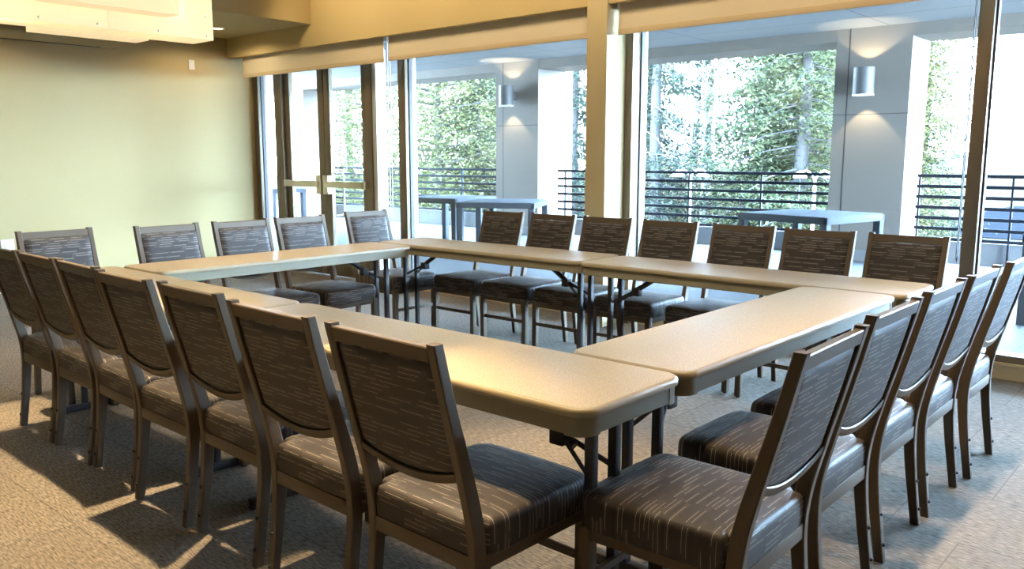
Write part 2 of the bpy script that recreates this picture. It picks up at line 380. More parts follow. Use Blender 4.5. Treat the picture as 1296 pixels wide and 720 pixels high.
blind(-7.91, -5.365, 2.262, 'tan roller blind pulled partly down over the glass double door', None)
blind(-5.290, -2.862, 2.268, 'tan roller blind between the white chain and the cream column', -5.328)
blind(-2.610, -0.175, 2.268, 'tan roller blind over the big pane right of the cream column', -0.146)

# ------------------------------------------------------------------ wall fittings
r = empty('projector_screen_case', (XL + .07, 1.0, 2.51)); tag(r, 'long cream projector screen case fixed high on the cream wall', 'projector screen')
MB().box(-.07, .06, -2.2, 1.45, -.035, .055, .008).build('housing', M['wall'], r, 40)
MB().box(.005, .035, -2.15, 1.30, -.039, -.034).build('screen_slot', M['rubber'], r)
MB().box(-.07, .062, 1.44, 1.462, -.037, .057, .004).build('end_cap', M['wall'], r, 40)
r = empty('wall_plate', (XL, 3.345, 2.385)); tag(r, 'small blank white wall plate high on the cream wall', 'wall plate')
MB().box(0, .012, -.035, .035, -.055, .055, .004).build('cover', M['white'], r, 40)
mb = MB()
for z in (-.04, .04): mb.lathe([(.004, 0), (.004, .002), (0.001, .003)], 10, (0, 0, 0), Matrix.Translation((.012, 0, z)) @ Matrix.Rotation(PI / 2, 4, 'Y'))
mb.build('screw', M['chrome'], r)
def outlet(y, label):
    r = empty('wall_outlet', (XL, y, .475)); tag(r, label, 'wall outlet', 'outlets on the cream wall')
    MB().box(0, .012, -.06, .06, -.06, .06, .004).build('cover', M['white'], r, 40)
    s = MB()
    for dy in (-.028, .028):
        for dz in (-.022, .022):
            for k in (-.006, .006): s.box(.011, .0125, dy + k - .0013, dy + k + .0013, dz - .005, dz + .005)
    s.build('socket_slots', M['rubber'], r)
outlet(1.29, 'square white wall outlet low on the cream wall at the left edge')
outlet(1.45, 'narrow white wall outlet half hidden by the leftmost far chair')
r = empty('recessed_light', (-7.43, 3.31, 2.72)); tag(r, 'small lit recessed light in the lowered ceiling by the cream wall', 'ceiling light')
MB().lathe([(.075, .0), (.075, -.006), (.055, -.006), (.055, 0)], 24).build('trim_ring', M['white'], r, 40)
MB().lathe([(.054, -.004), (.054, -.002)], 24).build('lens', M['downlight'], r)

# ------------------------------------------------------------------ pendants: stacked acrylic boxes
def open_box(mb, x0, x1, y0, y1, z0, z1, t=.006):
    """four side walls and a bottom, open on top"""
    mb.box(x0, x0 + t, y0, y1, z0, z1); mb.box(x1 - t, x1, y0, y1, z0, z1)
    mb.box(x0 + t, x1 - t, y0, y0 + t, z0, z1); mb.box(x0 + t, x1 - t, y1 - t, y1, z0, z1)
    mb.box(x0 + t, x1 - t, y0 + t, y1 - t, z0, z0 + t)
def pendant(ox, label):
    r = empty('pendant_lamp', (ox, 0.0, 2.0)); tag(r, label, 'pendant lamp', 'acrylic box pendants over the tables')
    s = MB(); open_box(s, -.23, 0, -.95, .352, 0, .60); open_box(s, -.23, 0, .355, .94, 0, .60); s.build('main_shade', M['shade'], r)
    s = MB(); open_box(s, .012, .15, .0, .665, .09, .42); s.build('front_shade', M['shade'], r)
    s = MB(); open_box(s, -.40, -.24, .10, .68, -.005, .45); s.build('back_shade', M['shade'], r)
    s = MB(); open_box(s, -.62, -.41, -.75, .50, .06, .55); s.build('outer_shade', M['shade'], r)
    k = MB()
    for x in (-.02, -.21):
        for y in (-.9, .05, .9): k.tube([(x, y, .60), (x, y, 1.19)], .004, 8)
    k.build('suspension_cable', M['chrome'], r, 60)
    MB().box(-.5, .05, -.9, .9, 1.165, 1.198, .004).build('ceiling_canopy', M['white'], r, 40)
    dots = MB()
    for y in (.02, .30, .62, .90):
        for z in (.02, .13): dots.lathe([(.006, 0), (.006, .003), (.002, .005)], 10, (0, 0, 0), Matrix.Translation((0, y, z)) @ Matrix.Rotation(PI / 2, 4, 'Y'))
    dots.build('screw', M['chrome'], r, 40)
    for (x, y, z) in ((-.085, -.72, .16), (-.085, -.35, .17), (-.085, .0, .17), (-.085, .24, .17), (-.085, .55, .17), (-.085, .72, .15), (-.5, -.3, .3), (-.5, .2, .3)):
        MB().lathe([(.004, -.03), (.018, -.02), (.022, 0), (.016, .02), (.011, .035), (.011, .07)], 14, (x, y, z)).build('bulb', M['bulb'], r, 60)
        L = bpy.data.lights.new('pendant_bulb', 'POINT'); L.energy = 1.5; L.color = (1, .76, .44); L.shadow_soft_size = .03
        lo = bpy.data.objects.new('pendant_bulb', L); COL.objects.link(lo); lo.parent = r; lo.location = (x + .04, y, z)
    return r
pendant(-3.36, 'lit pendant lamp of stacked pale acrylic boxes at the top left')
pendant(-0.93, 'second acrylic box pendant lamp seen only as a reflection in the window')

def spot(x, y, z, e, size=75, blend=.6, col=(1, .73, .41), soft=.03, tilt=(0, 0)):  # serves the downlights and also the added fill lamps
    L = bpy.data.lights.new('ceiling_spot_or_fill', 'SPOT'); L.energy = e; L.color = col; L.spot_size = math.radians(size); L.spot_blend = blend; L.shadow_soft_size = soft
    o = bpy.data.objects.new('ceiling_spot_or_fill', L); COL.objects.link(o); o.location = (x, y, z); o.rotation_euler = (tilt[0], tilt[1], 0); return o
SPOT = 260
for x in (-3.7, -2.2, -0.8): spot(x, -0.05, 3.15, SPOT * 2.9, 57, .75, tilt=(-.30, 0))
spot(-1.0, .92, 3.15, SPOT * 1.5, 34, .8)
for y in (0.6, 1.55, 2.5): spot(0.42, y, 3.15, SPOT * 0.75, 60, .75, tilt=(0, -.16))
for k in range(12): spot(-5.95 + .95 * k, 3.05, 3.10, 29, 112, .6, (1, .77, .46), .15, tilt=(1.05, 0))  # added lamps without fixtures, warming the soffit and blinds
spot(-7.43, 3.31, 2.70, 22, 165, .4, (1, .80, .5), .04)
spot(-7.43, 1.2, 2.70, 10, 150, .4, (1, .80, .5), .04)  # added fill under the bulkhead, no fitting stands here
spot(-4.25, 1.4, 3.15, SPOT * .5)
for x in (-5.9, -2.4, 1.2): spot(x, -4.2, 3.15, 8, 150, .8, (1, .74, .44), .25)  # faint wide fill added behind the viewer
for y in (-2.2, -.8, .8, 2.2): spot(-5.6, y, 3.15, 40, 140, .8, (1, .72, .33), .25)  # warm fill added to brighten the cream wall
for x in (-2.6, -.6): spot(x, 1.2, 3.15, 150, 150, .8, (1, .84, .62), .25)  # broad fill added over the tables, no lamp is known here

# ------------------------------------------------------------------ chairs
PROF = [(0, -.221), (.088, -.209), (.223, -.193), (.36, -.185), (.463, -.195), (.602, -.228), (.772, -.273), (.93, -.312)]
def yr(z):
    n = len(PROF); z = max(0, min(.93, z))
    for i in range(n - 1):
        if z <= PROF[i + 1][0]: break
    z0, y0 = PROF[i]; z1, y1 = PROF[i + 1]
    def sl(k):
        a = PROF[max(0, k - 1)]; c = PROF[min(n - 1, k + 1)]; return (c[1] - a[1]) / (c[0] - a[0])
    t = (z - z0) / (z1 - z0); h = z1 - z0
    return (2 * t**3 - 3 * t * t + 1) * y0 + (t**3 - 2 * t * t + t) * h * sl(i) + (-2 * t**3 + 3 * t * t) * y1 + (t**3 - t * t) * h * sl(i + 1)
HW = .209; PW = .029
def pdepth(z): return .030 + .012 * math.exp(-((z - .45) / .28) ** 2)
def low(x): return .553 + .034 * (abs(x) / .18) ** 2
def make_chair():
    r = empty('dining_chair')
    # rear posts
    for s in (-1, 1):
        rings = []
        for k in range(25):
            z = .93 * k / 24; y = yr(z); d = pdepth(z); xa, xb = s * (HW - PW), s * HW; c = .003
            x0, x1 = min(xa, xb), max(xa, xb)
            rings.append([(x0 + c, y, z), (x1 - c, y, z), (x1, y + c, z), (x1, y + d - c, z), (x1 - c, y + d, z), (x0 + c, y + d, z), (x0, y + d - c, z), (x0, y + c, z)])
        p = MB().rings(rings).build('back_post', M['bronze'], r, 40)
        for z in (.06, .165):
            mb = MB().lathe([(.0065, 0), (.0065, .003), (.004, .006), (.001, .007)], 12, (0, 0, 0), Matrix.Translation((s * (HW - PW / 2), yr(z), z)) @ Matrix.Rotation(PI / 2, 4, 'X'))
            mb.build('bumper', M['rubber'], p, 50)
    for s in (-1, 1):
        l = MB().box(s * .198 - .017, s * .198 + .017, .242, .276, 0.006, .372, .003).build('leg', M['bronze'], r, 40)
        MB().lathe([(.012, 0), (.013, .002), (.011, .008)], 14, (s * .198, .26, 0)).build('glide', M['rubber'], l, 40)
    # rails
    def rail(zf, h, d, inset, n=16, w=HW - PW):
        rings = []
        for k in range(n + 1):
            x = -w + 2 * w * k / n; z = zf(x); y0 = yr(z) + inset; y1 = y0 + d; sl = (yr(z + .01) - yr(z - .01)) / .02; hh = h / 2; c = .003
            rings.append([(x, y0 - sl * hh + c, z - hh), (x, y0 - sl * hh * .8, z - hh + c), (x, y0 + sl * hh * .8, z + hh - c), (x, y0 + sl * hh + c, z + hh), (x, y1 + sl * hh - c, z + hh), (x, y1 + sl * hh * .8, z + hh - c), (x, y1 - sl * hh * .8, z - hh + c), (x, y1 - sl * hh - c, z - hh)])
        return MB().rings(rings)
    rail(lambda x: .902, .040, .026, .001).build('top_rail', M['bronze'], r, 40)
    rail(low, .026, .024, .002).build('lower_rail', M['bronze'], r, 40)
    # upholstered back
    NX, NZ = 18, 20; w = .181; mb = MB()
    def pt(i, k, front):
        u = i / NX * 2 - 1; x = u * w; zl = low(x) + .011; zt = .8805; v = k / NZ; z = zl + (zt - zl) * v
        e = min(1.0, (1 - abs(u)) / .12) ** .5 * min(1.0, (min(v, 1 - v)) / .05) ** .5
        y = yr(z) + .012 - .006 * e if not front else yr(z) + .030 + .014 * e + .006 * (1 - u * u)
        return (x, y, z)
    for front in (0, 1):
        vs = [pt(i, k, front) for k in range(NZ + 1) for i in range(NX + 1)]; fs = []; uvs = []
        for k in range(NZ):
            for i in range(NX):
                q = (k * (NX + 1) + i, k * (NX + 1) + i + 1, (k + 1) * (NX + 1) + i + 1, (k + 1) * (NX + 1) + i)
                fs.append(q); uvs.append([(vs[a][0] + 3 + front, vs[a][2]) for a in q])
        mb.add(vs, fs, uvs)
    edge = [(i, 0) for i in range(NX)] + [(NX, k) for k in range(NZ)] + [(i, NZ) for i in range(NX, 0, -1)] + [(0, k) for k in range(NZ, 0, -1)]
    vs = [pt(i, k, f) for f in (0, 1) for i, k in edge]; n = len(edge)
    mb.add(vs, [(a, (a + 1) % n, n + (a + 1) % n, n + a) for a in range(n)], [[(vs[q][0], vs[q][1] + vs[q][2]) for q in (a, (a + 1) % n, n + (a + 1) % n, n + a)] for a in range(n)])
    mb.build('backrest', M['fabric'], r, 50)
    # cushion
    out = []
    def arc(cx, cy, rad, a0, a1, n=8): return [(cx + rad * math.cos(math.radians(a0 + (a1 - a0) * k / n)), cy + rad * math.sin(math.radians(a0 + (a1 - a0) * k / n))) for k in range(n + 1)]
    out += [(-.177, -.178), (-.09, -.179), (0, -.179), (.09, -.179), (.177, -.178), (.179, -.138)]
    out += arc(.200, -.125, .014, -90, 0, 4)
    out += [(.216, -.02), (.218, .1)]
    out += arc(.172, .237, .046, 0, 90)
    out += [(.09, .288), (0, .29), (-.09, .288)]
    out += arc(-.172, .237, .046, 90, 180)
    out += [(-.218, .1), (-.216, -.02)]
    out += arc(-.200, -.125, .014, 180, 270, 4) + [(-.179, -.138)]
    loops = [(.004, .366), (.001, .370), (0, .378), (-.002, .41), (-.001, .440), (.001, .450), (.005, .458), (.013, .463), (.04, .467), (.10, .471), (.165, .473)]
    rings = []; cy = .067
    for ins, z in loops:
        rings.append([(x * (1 - ins / .215), cy + (y - cy) * (1 - ins / .223), z) for x, y in out])
    mb = MB(); n = len(out); vs = [p for q in rings for p in q]; fs = []; uvs = []
    arcl = [0]
    for k in range(1, len(loops)): arcl.append(arcl[-1] + math.hypot(loops[k][0] - loops[k - 1][0], loops[k][1] - loops[k - 1][1]))
    def uvq(q, side):
        o = []
        for a in q:
            x, y, z = vs[a]
            if side == 'x': o.append((x / abs(x) * .2 + (x - x / abs(x) * .2) - (.48 - z) * -1 * (1 if x < 0 else -1), y))
            elif side == 'y': o.append((x + 5, z + 2))
            else: o.append((x, y))
        return o
    for k in range(len(rings) - 1):
        for i in range(n):
            j = (i + 1) % n; q = (k * n + i, k * n + j, (k + 1) * n + j, (k + 1) * n + i)
            a = Vector(vs[q[1]]) - Vector(vs[q[0]]); c_ = Vector(vs[q[3]]) - Vector(vs[q[0]]); nn = a.cross(c_)
            if nn.length > 1e-12: nn.normalize()
            side = 'z' if abs(nn.z) > .72 else ('x' if abs(nn.x) > abs(nn.y) * .9 else 'y')
            fs.append(q); uvs.append(uvq(q, side))
    fs.append(tuple(reversed(range(n)))); uvs.append([(vs[a][0], vs[a][1]) for a in fs[-1]])
    fs.append(tuple((len(rings) - 1) * n + i for i in range(n))); uvs.append([(vs[a][0], vs[a][1]) for a in fs[-1]])
    mb.add(vs, fs, uvs); mb.build('seat', M['fabric'], r, 60)
    f = MB(); f.box(-.182, .182, -.182, -.158, .330, .374, .003); f.box(-.184, .184, .247, .269, .335, .373, .003)
    for s in (-1, 1): f.box(s * .198 - .011, s * .198 + .011, -.150, .246, .335, .373, .003)
    f.build('seat_frame', M['bronze'], r, 40)
    MB().box(-.185, .185, .252, .268, .205, .228, .003).build('stretcher', M['bronze'], r, 40)
    return r
chair0 = make_chair(); used = [False]
ORD = {1: 'first', 2: 'second', 3: 'third', 4: 'fourth', 5: 'fifth', 6: 'sixth', 7: 'seventh'}
def place_chair(x, y, rz, label, group):
    c = chair0 if not used[0] else copy_tree(chair0)
    used[0] = True
    c.location = (x, y, 0); c.rotation_euler = (0, 0, rz)
    tag(c, label, 'chair', group)
for i, (x, y, rz) in enumerate([(-3.220, .016, .0), (-2.775, .016, -.015), (-2.337, .012, -.035), (-1.862, -.020, -.007), (-1.393, -.012, -.033), (-.872, -.053, -.018), (-.378, -.063, -.017)]):
    nm = {0: 'leftmost', 6: 'nearest and rightmost'}.get(i, ORD[i + 1] + ' from the left')
    place_chair(x, y, rz, 'dark striped chair, %s of the seven seen from behind' % nm, 'chairs along the near row of tables')
for i, (x, y, rz) in enumerate([(.164, .299, 1.589), (.136, .852, 1.567), (.133, 1.375, 1.567), (.143, 1.860, 1.568), (.162, 2.395, 1.570)]):
    nm = {0: 'nearest', 4: 'farthest, beside the window sill'}.get(i, ORD[i + 1] + ' from the viewer')
    place_chair(x, y, rz, 'dark striped chair at the right end table, %s of five' % nm, 'chairs along the right end table')
for i, (x, y, rz) in enumerate([(-.236, 2.925, 3.116), (-.722, 2.935, 3.135), (-1.213, 2.965, 3.134), (-1.742, 2.972, 3.13), (-2.246, 2.968, 3.127), (-2.735, 2.968, 3.134), (-3.232, 2.968, 3.132)]):
    k = 7 - i; nm = {1: 'leftmost', 7: 'rightmost'}.get(k, ORD[k] + ' from the left')
    place_chair(x, y, rz, 'dark striped chair on the window side, %s of seven' % nm, 'chairs along the window side tables')
for i, (x, y, rz) in enumerate([(-3.762, .272, -1.556), (-3.628, .881, -1.552), (-3.62, 1.387, -1.562), (-3.643, 1.872, -1.549), (-3.806, 2.60, -1.563)]):
    nm = {0: 'leftmost', 4: 'rightmost, in front of the glass door'}.get(i, ORD[i + 1] + ' from the left')
    place_chair(x, y, rz, 'dark striped chair by the cream wall, %s of five' % nm, 'chairs along the far end table')

# ------------------------------------------------------------------ folding tables
def rr(L, W, rad, ins, z, n=8):
    pts = []; a, b_ = L / 2 - ins, W / 2 - ins; rd = max(.004, rad - ins)
    for cx, cy, a0 in ((a - rd, b_ - rd, 0), (-a + rd, b_ - rd, 90), (-a + rd, -b_ + rd, 180), (a - rd, -b_ + rd, 270)):
        for k in range(n + 1):
            t = math.radians(a0 + 90 * k / n); pts.append((cx + rd * math.cos(t), cy + rd * math.sin(t), z))
    return pts
def make_table(L, W, loc, rz, label, inset=(.115, .115)):
    r = empty('folding_table', (loc[0], loc[1], 0), rz); tag(r, label, 'table', 'folding tables set in a rectangle')
    rad = .062
    top = MB().rings([rr(L, W, rad, i, z) for i, z in ((.022, .733), (.013, .7355), (.011, .737))]).build('table_top', M['laminate'], r, 40)
    MB().rings([rr(L, W, rad, i, z) for i, z in ((.010, .713), (.001, .7145), (0, .718), (0, .728), (.003, .733), (.008, .7362), (.0135, .7366), (.016, .733))], True, True).build('edge_band', M['edge'], r, 50)
    MB().rings([rr(L, W, rad, i, z) for i, z in ((.014, .664), (.011, .667), (.011, .716))]).build('skirt', M['skirt'], r, 40)
    for sx in (-1, 1):
        for sy in (-1, 1):
            a, b_ = L / 2 - rad, W / 2 - rad; o = MB(); ro = rad - .009; ri = rad - .02; ring = []
            pr = [(a + .012, b_ + ro)] + [(a + ro * math.sin(t * PI / 16), b_ + ro * math.cos(t * PI / 16)) for t in range(9)] + [(a + ro, b_ - .012)]
            pi = [(a + .012, b_ + ri)] + [(a + ri * math.sin(t * PI / 16), b_ + ri * math.cos(t * PI / 16)) for t in range(9)] + [(a + ri, b_ - .012)]
            pr[0] = (a - .012, b_ + ro); pi[0] = (a - .012, b_ + ri)
            path = pr + pi[::-1]
            o.rings([[(sx * x, sy * y, z) for x, y in path] for z in (.662, .716)]); o.build('corner_cap', M['skirt'], r, 40)
    for s in (-1, 1):
        lx = s * (L / 2 - inset[(s + 1) // 2])
        for dy in (-.055, .055):
            l = MB().box(lx - .014, lx + .014, dy - .014, dy + .014, .035, .672, .004).build('leg', M['steel'], r, 40)
            k = MB(); bx = lx - s * .30
            k.tube([(lx - s * .12, dy * .25, .552), (lx - s * .012, dy, .492)], 0, flat=(.005, .016)); k.build('brace_link', M['steel'], l, 40)
        k = MB(); k.tube([(lx - s * .30, 0, .668), (lx - s * .10, 0, .538)], .016, 10); k.box(lx - s * .15 - .025, lx - s * .15 + .025, -.022, .022, .535, .585, .006); k.build('folding_brace', M['steel'], r, 40)
        MB().box(lx - s * .30 - .03, lx - s * .30 + .03, -.09, .09, .652, .670, .004).build('brace_bracket', M['steel'], r, 40)
        f = MB().box(lx - .019, lx + .019, -.185, .185, .004, .040, .006).build('foot_bar', M['steel'], r, 40)
        for dy in (-.165, .165): MB().box(lx - .017, lx + .017, dy - .02, dy + .02, 0, .006, .001).build('foot_pad', M['rubber'], f, 40)
        MB().box(lx - .03, lx + .03, -.15, .15, .652, .672, .004).build('hinge_plate', M['steel'], r, 40)
    return r
make_table(1.826, .478, (-.907, .192), -.002, 'beige folding table nearest the viewer in the near row', (.193, .115))
make_table(1.826, .478, (-2.742, .188), .006, 'beige folding table in the near row, next to the cream wall end', (.201, .272))
make_table(1.838, .440, (-.207, 1.355), PI / 2 - .006, 'beige folding table forming the right end of the rectangle')
make_table(1.826, .470, (-.862, 2.517), -.004, 'beige folding table below the big pane on the window side')
make_table(1.826, .470, (-2.697, 2.530), .010, 'beige folding table on the window side, next to the glass doors')
make_table(1.825, .445, (-3.405, 1.356), PI / 2 - .008, 'beige folding table forming the far end by the cream wall')

# ------------------------------------------------------------------ covered patio
PY, PB = 9.6, 10.35
struct(box('patio_floor', -18, 8, 4.30, 10.5, -.15, -.012, M['patio']), 'pale tiled patio floor outside the windows', 'patio floor')
struct(box('patio_ceiling', -18, 8, 4.32, PB, 2.97, 3.07, M['patioceil']), 'white panelled soffit over the patio', 'patio ceiling')
struct(box('patio_beam', -18, 8, PY, PB, 2.82, 2.97, M['clad']), 'grey beam along the outer edge of the patio roof', 'beam')
struct(box('roof_slab', XL - .2, XR + .2, YN - .2, 4.32, 3.3, 3.45, M['ceil']), 'flat roof slab over the room', 'roof')
struct(box('facade_wall', -18, XL - .15, 4.15, 4.32, 0, 3.3, M['wall']), 'outside wall left of the sidelight window', 'wall')
for x0, x1, d, lab in ((-3.10, -2.165, .72, 'grey clad patio column at the right with a wall sconce'), (-9.10, -8.125, .95, 'grey clad patio column in the middle with a wall sconce'), (-15.75, -14.9, .75, 'white lit patio column behind the glass doors')):
    c = struct(box('patio_column', x0, x1, PY - .004, PY + d, -.012, 2.97, M['clad']), lab, 'column')
    MB().box(x1 - .008, x1 + .002, PY + d * .56, PY + d * .56 + .012, -.012, 2.82).build('cladding_joint', M['gasket'], c)
    MB().box(x0 + .165, x0 + .178, PY - .006, PY, -.012, 2.97).build('cladding_joint', M['gasket'], c)
    MB().box(x0 - .004, x1 + .004, PY - .009, PY + .05, -.012, .14).build('base_course', M['curb'], c)
struct(box('patio_curb', -18, 8, 10.2, 10.45, -.1, .27, M['curb']), 'low pale concrete curb under the patio railing', 'curb')
struct(box('facade_pier', -15.9, -14.9, 4.32, 5.6, -.1, 2.97, M['clad']), 'pale return wall at the left end of the patio', 'wall')
def sconce(x, z, label):
    r = empty('wall_sconce', (x, PY, z)); tag(r, label, 'wall sconce', 'cylinder sconces on the patio columns')
    MB().lathe([(.002, -.09), (.112, -.10), (.118, -.165), (.125, -.168), (.125, .168), (.118, .165), (.112, .10), (.002, .09)], 32, (0, -.20, 0)).build('cylinder_body', M['sconce'], r, 40)
    MB().lathe([(.119, -.176), (.128, -.176), (.128, -.160), (.1255, -.160), (.119, -.166), (.119, -.176)], 32, (0, -.20, 0), None, False).build('bottom_rim', M['sconcerim'], r, 40)
    MB().box(-.05, .05, -.09, -.004, -.07, .07, .008).build('wall_bracket', M['sconce'], r, 40)
    for s, ang in ((1, 0), (-1, PI)):
        L = bpy.data.lights.new('sconce_lamp', 'SPOT'); L.energy = 30 if s > 0 else 42; L.color = (1, .78, .5); L.spot_size = math.radians(100 if s > 0 else 84); L.spot_blend = .15; L.shadow_soft_size = .02
        lo = bpy.data.objects.new('sconce_lamp', L); COL.objects.link(lo); lo.location = (x, PY - .20, z + s * .135)
        lo.rotation_euler = (PI if s > 0 else 0, 0, 0)
sconce(-2.66, 2.285, 'grey cylinder sconce on the right patio column')
sconce(-8.68, 2.385, 'grey cylinder sconce on the middle patio column')
def railing(x0, x1, posts, label):
    r = empty('patio_railing', ((x0 + x1) / 2, 10.12, 0)); tag(r, label, 'railing', 'horizontal bar railings of the patio')
    cx = (x0 + x1) / 2
    for i in range(7):
        z = 1.105 - .134 * i
        MB().box(x0 - cx, x1 - cx, -.006, .006 if i else .022, z - .021, z + .021, .003).build('rail', M['rail'], r, 40)
    for x in posts: MB().box(x - cx - .012, x - cx + .012, .006, .045, -.012, 1.09, .003).build('post', M['rail'], r, 40)
railing(-14.88, -9.12, [-14.8, -13.4, -12.0, -10.5, -9.2], 'dark bar railing seen through the left panes before the trees')
railing(-8.10, -3.12, [-7.95, -6.6, -5.5, -4.3, -3.2], 'dark bar railing behind the big pane between the patio columns')
railing(-2.15, 7.5, [-2.12, -1.05, .3, 1.6, 2.9, 4.2, 5.5, 6.8], 'dark bar railing right of the right patio column')
def out_table(x, y, rz, sz, label):
    r = empty('patio_table', (x, y, -.012), rz); tag(r, label, 'patio table', 'grey metal tables on the patio'); h = sz / 2
    t = MB()
    n = 11; w = sz / n
    for k in range(n): t.box(-h + .03, h - .03, -h + k * w + .003, -h + (k + 1) * w - .003, .735, .752, .002)
    t.build('slatted_top', M['outtable'], r, 40)
    f = MB()
    for s in (-1, 1): f.box(-h, h, s * (h - .02) - .02, s * (h - .02) + .02, .675, .745, .003); f.box(s * (h - .02) - .02, s * (h - .02) + .02, -h, h, .675, .745, .003)
    f.build('apron', M['outtable'], r, 40)
    MB().lathe([(.028, .7525), (.028, .754), (.02, .7545)], 20).build('umbrella_hole_cap', M['rubber'], r, 40)
    for sx in (-1, 1):
        for sy in (-1, 1): MB().box(sx * (h - .045) - .04, sx * (h - .045) + .04, sy * (h - .045) - .04, sy * (h - .045) + .04, 0, .72, .004).build('leg', M['outtable'], r, 40)
    return r
out_table(-2.47, 7.46, -.20, 1.10, 'grey slatted patio table before the right patio column')
out_table(-6.72, 7.15, .50, 1.08, 'grey slatted patio table before the middle patio column')
out_table(-8.18, 7.52, .12, 1.05, 'grey slatted patio table touching the one before the middle column, farther left')
out_table(-13.2, 7.5, .05, 1.05, 'grey slatted patio table seen through the door glass')
out_table(.28, 6.75, .12, 1.10, 'grey slatted patio table cut off by the right edge of the photo')

# ------------------------------------------------------------------ land beyond the patio
GZ = -1.7
g = MB(); g.box(-120, 120, 10.6, 400, GZ - .3, GZ)
struct(g.build('ground', M['ground']), 'sunlit leaf covered ground beyond the railing', 'ground')
g = MB(); g.box(-10, 60, 34, 58, GZ, GZ + .03)
struct(g.build('road', M['asphalt']), 'blue grey asphalt lot far beyond the right railing', 'road')
hm = MB(); n = 60; vs = []; fs = []
for k in range(n + 1):
    x = -60 + 150 * k / n; h = .6 + 1.0 * math.sin(k * .37) + .6 * math.sin(k * 1.3)
    vs += [(x, 170, GZ), (x, 190, h), (x, 240, GZ)]
for k in range(n): a = 3 * k; fs += [(a, a + 3, a + 4, a + 1), (a + 1, a + 4, a + 5, a + 2)]
hm.add(vs, fs); struct(hm.build('hill', M['hill'], None, 60), 'low hazy hill line at the horizon', 'hill')

def leaf_quads(mb, pts, size, rng):
    for p in pts:
        s = size * rng.uniform(.6, 1.4); a, b_, c = rng.uniform(0, 6.28), rng.gauss(0, .55), rng.gauss(0, .55)
        u = Vector((math.cos(a), math.sin(a), b_)).normalized(); w = u.cross(Vector((c, rng.gauss(0, .5), 1))).normalized()
        u *= s; w *= s * .45
        mb.add([p - u, p + w * .9, p + u, p - w * .9], [(0, 1, 2, 3)])
def tree_meshes(seed, H, Rad, z0, kind, nb, nl, size, lm, bm_, bend=.0):
    rng = random.Random(seed); F = MB()
    gauss = rng.gauss; rng.gauss = lambda m_, s_: m_ + max(-1.7 * s_, min(1.7 * s_, gauss(0, s_))); T = MB(); B = MB()
    T.tube([(math.sin(k * .9 + seed) * .06 * (k > 0), math.cos(k * 1.3 + seed) * .06 * (k > 0), H * k / 8) for k in range(9)], [H * .014 * (1 - k / 8.8) + .012 for k in range(9)], 10)
    for i in range(nb):
        t = (i + rng.random()) / nb; z = z0 + (H - z0) * t ** 1.15; a = rng.uniform(0, 2 * PI)
        if kind == 'conifer': L = Rad * (1 - (z - z0) / (H - z0 + .3)) ** .75 * rng.uniform(.65, 1.1) + .15; drop = -.28 * L
        elif kind == 'round': q = (z - z0) / (H - z0); L = Rad * math.sqrt(max(.05, 1 - (2 * q - .75) ** 2 * .6)) * rng.uniform(.6, 1.05); drop = .15 * L
        else: L = Rad * rng.uniform(.5, 1.1); drop = .75 * L
        d = Vector((math.cos(a), math.sin(a), 0)); base = Vector((0, 0, z))
        tip = base + d * L + Vector((0, 0, drop)); mid = base + d * L * .5 + Vector((0, 0, drop * .3))
        B.tube([base, mid, tip], [.022 * L / 2 + .006, .012 * L / 2 + .004, .003], 5)
        if kind == 'bare':
            for q in range(7):
                p0 = base.lerp(tip, rng.uniform(.25, .95)); dd = Vector((rng.gauss(0, 1), rng.gauss(0, 1), rng.uniform(.2, 1.2))).normalized() * L * rng.uniform(.25, .5)
                B.tube([p0, p0 + dd * .5 + Vector((0, 0, .05)), p0 + dd], [.011, .007, .003], 4)
        pts = []
        for q in range(nl):
            f = rng.random() ** .6; p = base * (1 - f) ** 2 + mid * 2 * f * (1 - f) + tip * f * f
            sp = .10 + .16 * L * f if kind != 'round' else .32 + .1 * L
            if kind == 'conifer': p = p + Vector((rng.gauss(0, sp), rng.gauss(0, sp), rng.gauss(0, .09) - .05))
            else: p = p + Vector((rng.gauss(0, sp), rng.gauss(0, sp), rng.gauss(0, sp * .8)))
            pts.append(p)
        leaf_quads(F, pts, size, rng)
    return F.mesh('foliage', lm), T.mesh('trunk', bm_, 60), B.mesh('branches', bm_, 60)
KINDS_ = {
    'dense': tree_meshes(1, 12.5, 2.7, .6, 'round', 210, 190, .068, M['leaf_a'], M['bark']),
    'fir': tree_meshes(2, 14.0, 2.5, .8, 'conifer', 240, 170, .072, M['leaf_b'], M['bark']),
    'bluefir': tree_meshes(3, 13.0, 2.0, 1.4, 'conifer', 125, 150, .072, M['leaf_c'], M['bark']),
    'bare': tree_meshes(4, 11.0, 1.9, 2.2, 'bare', 60, 9, .06, M['leaf_d'], M['palebark']),
    'bush': tree_meshes(5, 3.4, 1.8, .15, 'round', 70, 46, .085, M['leaf_d'], M['bark']),
}
NAMES_ = {'dense': ('leafy_tree', 'leaf_a'), 'fir': ('fir_tree', 'leaf_b'), 'bluefir': ('fir_tree', 'leaf_c'), 'bare': ('bare_tree', 'leaf_d'), 'bush': ('shrub', 'leaf_d')}
def tree(kind, x, y, s, rz, label, sz=None):
    r = empty(NAMES_[kind][0], (x, y, GZ), rz); r.scale = (s, s, sz or s)
    tag(r, label, 'shrub' if kind == 'bush' else 'tree', {'bush': 'brown shrubs under the trees'}.get(kind, 'trees beyond the patio railing'))
    for nm, me in zip(('foliage', 'trunk', 'branches'), KINDS_[kind]):
        o = bpy.data.objects.new(nm, me); COL.objects.link(o); o.parent = r
